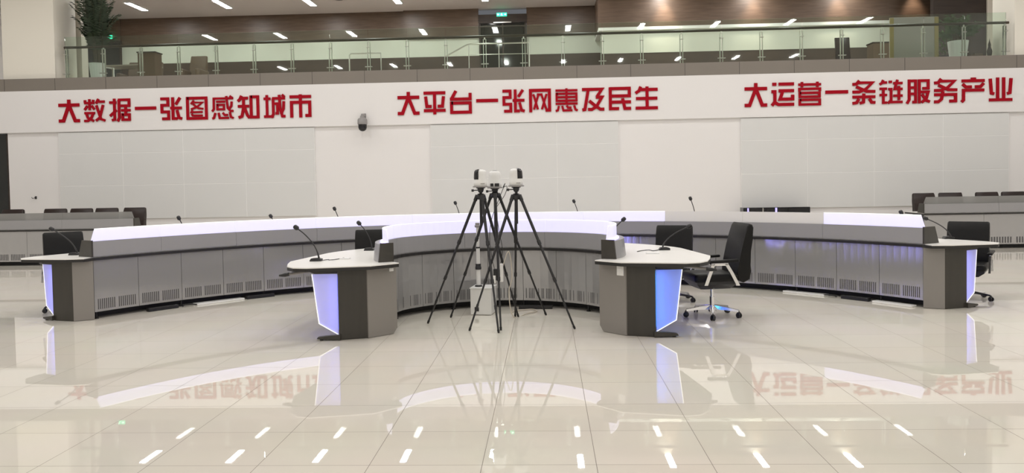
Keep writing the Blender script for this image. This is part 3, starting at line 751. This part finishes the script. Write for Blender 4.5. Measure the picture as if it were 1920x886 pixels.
# ------------------------------------------------------------------ tripods with scanning cameras
def tripod(hub, feet, label, top, colz, lens_ang, group='black tripods with white scanners'):
    hx, hy, hz = hub
    t = thing('tripod', label, 'tripod', (hx, hy, 0), 0, group)
    H = Vector((0, 0, hz))
    for f in feet:
        F = Vector((f[0]-hx, f[1]-hy, 0)); d = Vector((F.x, F.y, 0)).normalized()
        A = H+d*.045; Fd = F-A; L = Fd.length; u = Fd/L
        m = MB(); m.tube([A, A+u*(L*.36)], .0165, 10); m.tube([A+u*(L*.34), A+u*(L*.64)], .0135, 10); m.tube([A+u*(L*.62), A+u*(L-.03)], .0105, 10)
        lg = m.build('leg', M['carbon'], t, 60)
        for k, r in ((.355, .021), (.635, .018), (.82, .0135)):
            MB().tube([A+u*(L*k-.022), A+u*(L*k+.022)], r, 10).build('leg_lock', M['black'], lg, 60)
        MB().tube([A-u*.015, A+u*.05], .021, 10).build('leg_joint', M['black'], lg, 60)
        m = MB(); m.tube([A+u*(L-.035), A+u*(L-.012)], [.014, .012], 10); m.tube([A+u*(L-.02), F+Vector((0, 0, .002))], [.013, .010], 10); m.build('rubber_foot', M['rubber'], lg, 60)
    MB().lathe([(0, hz-.035), (.034, hz-.035), (.05, hz-.015), (.05, hz+.012), (.03, hz+.03), (0, hz+.03)], 12).build('hub', M['black'], t, 40)
    MB().tube([(0, 0, colz), (0, 0, top-.05)], .016, 12).build('center_column', M['carbon'], t, 60)
    m = MB(); m.lathe([(0, top-.055), (.024, top-.055), (.034, top-.03), (.036, top-.012), (.05, top-.010), (.05, top-.001), (0, top-.001)], 16); m.build('head_plate', M['black'], t, 40)
    m = MB(); m.tube([(-.03, 0, top-.03), (-.085, 0, top-.032)], .006, 6); m.tube([(-.075, 0, top-.032), (-.10, 0, top-.033)], .014, 8); m.build('pan_knob', M['black'], t, 50)
    return t
def scanner(loc, label, lens_ang, ports=False):
    t = thing('laser_scanner', label, 'scanner', loc, 0, 'white laser scanners on tripods')
    MB().lathe([(0, 0), (.084, 0), (.086, .004), (.086, .012), (.07, .016), (0, .016)], 28).build('base_ring', M['greypl'], t, 40)
    MB().lathe([(0, .016), (.070, .016), (.074, .022), (.075, .055), (.072, .06), (.068, .14), (.064, .170), (.052, .186), (.030, .193), (0, .194)], 28).build('body', M['offwhite'], t, 40)
    MB().lathe([(.071, .085), (.0735, .10), (.071, .145), (.067, .172), (.054, .190), (.030, .197), (.006, .198)], 12, RZ(lens_ang), -.85, .85).build('lens_visor', M['gloss_black'], t, 50)
    MB().box((.028, -.0745, .038), (.045, .006, .008)).build('status_strip', M['greypl'], t)
    if ports:
        m = MB(); m.box((-.028, -.072, .038), (.034, .012, .034), .002); m.box((.028, -.072, .038), (.05, .012, .034), .002); m.build('connector_ports', M['black'], t)
A_ = [(-1.338, 8.769), (-.515, 8.169), (-.346, 9.141)]
B_ = [(-1.127, 9.136), (-.501, 8.315), (-.027, 9.230)]
C_ = [(-.831, 8.302), (-.383, 9.161), (.274, 8.348)]
tripod((-.715, 8.69, 1.40), A_, 'black tripod, the left one of the three, carrying a white scanner', 1.497, 1.09, pi)
tripod((-.575, 8.93, 1.41), B_, 'black tripod, the middle and rearmost of the three, with cables hanging from it', 1.482, .95, pi/2)
tripod((-.325, 8.60, 1.395), C_, 'black tripod, the right one of the three, carrying a white scanner', 1.499, 1.10, 0)
scanner((-.715, 8.69, 1.497), 'white scanner with dark visor facing left, on the left tripod', rad(208))
scanner((-.575, 8.93, 1.482), 'white scanner with black ports, on the middle tripod', pi/2, True)
scanner((-.325, 8.60, 1.499), 'white scanner with dark visor facing right, on the right tripod', rad(-26))
cable('hanging_cable', [(-.484, 8.92, 1.49), (-.46, 8.90, 1.53), (-.52, 8.88, 1.38), (-.56, 8.87, 1.25), (-.53, 8.85, 1.0), (-.50, 8.85, .80), (-.53, 8.86, .60)], .0035, M['cable'], 'thin black cable hanging down beside the middle tripod')
cable('hanging_cable', [(-.484, 8.94, 1.488), (-.44, 8.92, 1.50), (-.47, 8.95, 1.40), (-.60, 8.96, 1.2), (-.645, 8.95, .95), (-.62, 8.9, .70), (-.58, 8.86, .55)], .0035, M['cable'], 'thin looping cable left of the middle tripod column')
cable('power_cable', [(-.51, 8.85, .58), (-.43, 8.86, .78), (-.40, 8.9, .5), (-.44, 8.95, .3), (-.40, 9.05, .02), (-.25, 9.30, .012), (-.14, 9.45, .012), (-.2, 9.6, .012), (-.4, 9.5, .012), (-.42, 9.4, .012)], .006, M['wcable'], 'pale power cable looping onto the floor behind the tripods')
t = thing('power_adapter', 'black and white power adapter strapped to the middle tripod', 'adapter', (-.545, 8.80, .45))
MB().box((-.02, 0, .08), (.07, .05, .13), .008).build('black_brick', M['black'], t)
MB().box((.035, .0, .10), (.035, .045, .20), .006).build('white_brick', M['white_pl'], t)
MB().box((-.05, -.028, .03), (.04, .03, .085), .004).build('white_plug', M['white_pl'], t)
# telescopic mast on a white floor box
t = thing('telescopic_mast', 'slim white telescopic mast on a white floor box behind the tripods', 'mast', (-.79, 9.40, 0), rad(-8))
MB().box((.02, .03, .157), (.25, .30, .305), .006).build('base_box', M['offwhite'], t)
MB().box((.02, .03, .315), (.262, .312, .012), .003).build('box_lid', M['offwhite'], t)
MB().box((-.03, -.123, .07), (.05, .006, .05), .002).build('latch', M['black'], t)
MB().tube([(-.03, 0, .321), (-.03, 0, .58)], .026, 16).build('lower_tube', M['offwhite'], t, 60)
MB().tube([(-.03, 0, .57), (-.03, 0, .78)], .022, 16).build('middle_tube', M['offwhite'], t, 60)
MB().tube([(-.03, 0, .77), (-.03, 0, 1.02)], .018, 16).build('upper_tube', M['offwhite'], t, 60)
MB().lathe([(.02, .321), (.045, .321), (.045, .335), (.027, .34)], 16, TR(-.03, 0, 0)).build('flange', M['black'], t, 40)
MB().lathe([(.02, .525), (.036, .525), (.036, .555), (.032, .56), (.032, .59), (.02, .59)], 16, TR(-.03, 0, 0)).build('clamp_collar', M['black'], t, 40)
MB().lathe([(.015, .775), (.026, .775), (.026, .79), (.015, .79)], 16, TR(-.03, 0, 0)).build('clamp_ring', M['black'], t, 40)
m = MB(); m.lathe([(0, 1.02), (.03, 1.02), (.035, 1.03), (.035, 1.045), (.02, 1.05), (0, 1.05)], 16, TR(-.03, 0, 0)); m.box((-.03, 0, 1.062), (.05, .03, .025), .004); m.build('mast_head', M['greypl'], t, 40)

# ------------------------------------------------------------------ clutter under the long desk
def strip(name, p0, p1, w, h, m, label, cat):
    a = Vector(p0); b = Vector(p1); c = (a+b)/2; d = b-a
    return tag(MB().box((0, 0, h/2), (d.length, w, h), .004, RZ(math.atan2(d.y, d.x))).build(name, m, None, None, (c.x, c.y, 0)), label, cat)
strip('floor_hatch', (-4.66, 10.33), (-4.22, 10.83), .14, .022, M['white_pl'], 'white flat cable cover on the floor under the left part of the long desk', 'cable cover')
strip('floor_hatch', (3.20, 10.92), (3.60, 10.48), .12, .022, M['white_pl'], 'white flat cable cover on the floor behind the clear-standing chair', 'cable cover')
strip('floor_hatch', (3.99, 9.94), (4.28, 9.52), .10, .022, M['white_pl'], 'white flat cable cover at the right end under the long desk', 'cable cover')
strip('power_strip', (-5.03, 9.80), (-4.80, 10.12), .07, .045, M['black'], 'black power strip under the left end of the long desk', 'power strip')
strip('power_strip', (-4.15, 10.80), (-3.86, 11.06), .07, .045, M['black'], 'black power strip between cable covers under the left of the long desk', 'power strip')
strip('power_strip', (3.72, 10.26), (3.95, 9.98), .07, .045, M['black'], 'black power strip under the right of the long desk', 'power strip')
strip('power_strip', (-.36, 9.72), (.05, 9.70), .07, .04, M['black'], 'black power strip on the floor behind the right tripod', 'power strip')
cable('power_cable', [(3.55, 10.52, .01), (3.58, 10.40, .03), (3.63, 10.33, .03), (3.67, 10.31, .012)], .008, M['cable'], 'black cable looping under the right of the long desk')
cable('power_cable', [(-4.74, 10.14, .012), (-4.72, 10.2, .03), (-4.62, 10.30, .012)], .008, M['cable'], 'black cable on the floor under the left of the long desk')

# ------------------------------------------------------------------ gallery furniture and plants
def palm(name, loc, potmat, label, nst, hgt, spread, leafm, pot_r, pot_h, low=.5, seed=1):
    rnd = random.Random(seed)
    t = thing(name, label, 'plant', loc)
    m = MB(); n = 36; prof = [(.72, 0), (.74, .02), (.80, .25), (.90, .6), (1.0, .96), (1.02, 1.0)]
    rings = []
    for r, z in prof: rings.append([Vector((cos(2*pi*j/n)*pot_r*r*(1+.012*(-1)**j), sin(2*pi*j/n)*pot_r*r*(1+.012*(-1)**j), z*pot_h)) for j in range(n)])
    rings.append([Vector((cos(2*pi*j/n)*pot_r*.93, sin(2*pi*j/n)*pot_r*.93, pot_h)) for j in range(n)])
    rings.append([Vector((cos(2*pi*j/n)*pot_r*.9, sin(2*pi*j/n)*pot_r*.9, pot_h*.9)) for j in range(n)])
    m.loft(rings); m.build('pot', potmat, t)
    MB().lathe([(0, pot_h*.905), (pot_r*.88, pot_h*.905), (pot_r*.88, pot_h*.92), (0, pot_h*.92)], 20).build('soil', M['soil'], t)
    ms = MB(); ml = MB()
    for k in range(nst):
        a = rnd.uniform(0, 2*pi); sp = spread*rnd.uniform(.25, 1); h = hgt*rnd.uniform(low, 1)
        b = Vector((cos(a)*pot_r*.4*rnd.random(), sin(a)*pot_r*.4*rnd.random(), pot_h*.9))
        pts = []
        for i in range(7):
            u = i/6; pts.append(b+Vector((cos(a)*sp*u**2.2, sin(a)*sp*u**2.2, (h-pot_h*.9)*(1.18*u-.18*u**3))))
        ms.tube(pts, [.011, .010, .009, .007, .005, .004, .002], 5)
        P = catmull3(pts, 5); q = len(P)
        for i in range(int(q*.42), q):
            u = (i-q*.42)/(q*.58); d = (P[min(i+1, q-1)]-P[i-1]).normalized(); sd = d.cross(Vector((0, 0, 1)))
            sd = sd.normalized() if sd.length > .05 else Vector((1, 0, 0))
            for s in (-1, 1):
                ln = (.30-.14*u)*rnd.uniform(.75, 1.1)*(spread/.55); dr = (sd*s*.8+d*.55+Vector((0, 0, rnd.uniform(-.25, .15)))).normalized()
                wv = d*.014*(spread/.55); o = P[i]; tip = o+dr*ln-Vector((0, 0, ln*.2)); mid = o+dr*ln*.5
                v = [ml.bm.verts.new(x) for x in (o, mid+wv, tip, mid-wv)]
                ml.bm.faces.new((v[0], v[1], v[2])); ml.bm.faces.new((v[0], v[2], v[3]))
    ms.build('stems', M['stem'], t); ml.build('fronds', leafm, t)
palm('potted_palm', (-11.78, 20.72, SLAB-.01), M['pot'], 'tall dark green palm in a white ribbed pot by the left column', 95, 2.65, .52, M['leaf'], .2, .50, .45, 3)
palm('potted_plant', (10.55, 21.0, SLAB-.01), M['pot'], 'bushy green plant in a wide white pot by the right column', 22, 1.25, .55, M['leaf2'], .24, .56, .6, 5)
t = thing('palm_planter', 'dark green bush half hidden beyond the right gallery glass', 'plant', (10.95, 22.4, SLAB-.01))
t.name = 'potted_shrub'
MB().lathe([(0, 0), (.15, 0), (.2, .4), (.19, .4), (.18, .36), (0, .36)], 20).build('pot', M['black'], t, 40)
ml = MB(); rnd = random.Random(9)
for k in range(260):
    a = rnd.uniform(0, 2*pi); r = .42*rnd.random()**.5; z = rnd.uniform(.45, 1.15); o = Vector((cos(a)*r*.9, sin(a)*r, z))
    dr = Vector((cos(a), sin(a), rnd.uniform(-.2, .9))).normalized(); sd = dr.cross(Vector((0, 0, 1))).normalized()*.03
    v = [ml.bm.verts.new(x) for x in (o, o+dr*.07+sd, o+dr*.15, o+dr*.07-sd)]; ml.bm.faces.new(v)
ml.build('foliage', M['leaf2'], t)
MB().tube([(0, 0, .3), (0, 0, .9)], .02, 6).build('stem', M['stem'], t)

def table(loc, w, d, label):
    t = thing('side_table', label, 'table', loc)
    MB().box((0, 0, .74), (w, d, .03), .004).build('tabletop', M['tabletop'], t)
    for sx in (-1, 1):
        for sy in (-1, 1): MB().box((sx*(w/2-.04), sy*(d/2-.04), .3625), (.03, .03, .725)).build('leg', M['steel'], t)
table((-12.05, 23.0, SLAB-.01), 1.55, .7, 'long pale table behind the gallery glass beside the palm')
def armchair(loc, rz, w, h, label):
    t = thing('armchair', label, 'armchair', loc, rz)
    MB().box((0, 0, .28), (w, .75, .30), .05, None, 3).build('seat', M['sofa'], t, 50)
    m = MB(); prof = [(.20, .30), (.30, h*.7), (.40, h), (.47, h), (.44, .35), (.38, .12)]
    m.prism(prof, -w/2+.06, w/2-.06, Matrix(((0, 0, 1, 0), (1, 0, 0, 0), (0, 1, 0, 0), (0, 0, 0, 1))), .04); m.build('backrest', M['sofa'], t, 50)
    for s in (-1, 1): MB().box((s*(w/2-.06), .02, .40), (.13, .74, .48), .05, None, 3).build('armrest', M['sofa'], t, 50)
    for sx in (-1, 1):
        for sy in (-1, 1): MB().box((sx*(w/2-.1), sy*.3, .065), (.05, .05, .13)).build('leg', M['black'], t)
armchair((-12.2, 23.8, SLAB-.01), pi*.02, 1.15, 1.05, 'brown high-backed armchair behind the pale gallery table')
armchair((-10.3, 23.2, SLAB-.01), 0, .62, 1.1, 'narrow brown chair behind the gallery glass beyond the table')
MB_ = MB().box((0, 0, .49), (.5, .4, .96), .01)
t = thing('wooden_planter_box', 'brown wooden stand behind the palm pot on the gallery', 'stand', (-11.1, 22.2, SLAB-.01)); t.name = 'display_stand'
MB_.build('body', M['sofa'], t); MB().box((0, 0, .985), (.54, .44, .03), .004).build('top', M['dkwood'], t)
t = thing('metal_trolley', 'small white steel frame stand behind the gallery glass', 'stand', (-12.1, 21.6, SLAB-.01)); t.name = 'frame_stand'
for s in (-1, 1):
    MB().tube([(s*.28, 0, 0), (s*.28, 0, .5), (0, 0, .52)], .015, 8).build('frame', M['white_pl'], t)
# stair handrails beyond the glass
t = thing('stair_handrail', 'steel stair handrail in front of the gallery doorway', 'handrail', (0, 24.0, SLAB-.01))
z = -SLAB+.01
MB().tube([(-2.96, 0, 5.317+z), (-2.31, 0, 5.651+z), (-2.2, 0, 5.67+z), (-.475, 0, 5.67+z), (-.45, 0, 5.64+z), (-.45, 0, 0)], .022, 8).build('rail', M['steel'], t, 50)
for x, zz in ((-2.9, 5.33), (-2.25, 5.65), (-1.35, 5.66)): MB().tube([(x, 0, 0), (x, 0, zz+z)], .014, 8).build('baluster', M['steel'], t, 60)
MB().tube([(-2.25, 0, 5.35+z), (-.45, 0, 5.35+z)], .012, 8).build('lower_rail', M['steel'], t, 60)
t = thing('stair_handrail', 'short steel handrail left of the gallery doorway', 'handrail', (0, 23.0, SLAB-.01))
MB().tube([(-5.62, 0, 0), (-5.62, 0, 5.27+z), (-5.58, 0, 5.31+z), (-4.7, 0, 5.31+z)], .02, 8).build('rail', M['steel'], t, 50)
MB().tube([(-4.7, 0, 0), (-4.7, 0, 5.31+z)], .016, 8).build('baluster', M['steel'], t, 60)
# display board and the small things by the right column
t = thing('display_board', 'tall grey display board standing behind the right gallery glass', 'board', (9.44, 21.0, SLAB-.01))
MB().box((0, 0, .62), (1.20, .06, 1.16), .006).build('board', M['board'], t)
for s in (-1, 1):
    MB().box((s*.56, -.034, .62), (.10, .01, 1.14)).build('edge_strip', M['ochre'], t)
    MB().box((s*.45, 0, .02), (.08, .4, .04), .005).build('foot', M['steel'], t)
t = thing('storage_box', 'small brown box on the gallery beside the white pot', 'box', (11.02, 21.0, SLAB-.01))
MB().box((0, 0, .10), (.2, .18, .24), .005, TR(0, 0, .02)).build('carton', M['sofa'], t); MB().box((0, 0, .247), (.21, .19, .012), .002).build('lid', M['dkwood'], t)
t = thing('figurine', 'slim dark pointed figurine at the right end of the gallery', 'figurine', (11.27, 20.9, SLAB-.01)); t.location = (11.2, 20.75, SLAB-.01)
MB().lathe([(0, 0), (.07, 0), (.07, .03), (.04, .05), (.05, .15), (.065, .25), (.03, .36), (.035, .42), (.012, .5), (0, .58)], 14).build('figure', M['dkwood'], t, 40)
t = thing('office_chair_tall', 'dark brown chair back beyond the right gallery glass', 'chair', (8.6, 23.4, SLAB-.01)); t.name = 'visitor_chair'
MB().box((0, .2, .85), (.42, .06, .65), .02, Matrix.Rotation(rad(-8), 4, 'X')).build('backrest', M['leather_b'], t, 50)
MB().box((0, -.05, .45), (.45, .45, .07), .02).build('seat', M['leather_b'], t, 50)
for sx in (-1, 1):
    for sy in (-1, 1): MB().tube([(sx*.19, sy*.18-.05, 0), (sx*.19, sy*.18-.05, .42)], .014, 8).build('leg', M['steel'], t, 60)
t = thing('storage_cabinet', 'low brown cabinet beyond the right gallery glass', 'cabinet', (9.55, 23.4, SLAB-.01))
MB().box((0, 0, .47), (.5, .45, .90), .006).build('body', M['sofa'], t); MB().box((0, 0, .935), (.54, .48, .03), .004).build('top', M['dkwood'], t)
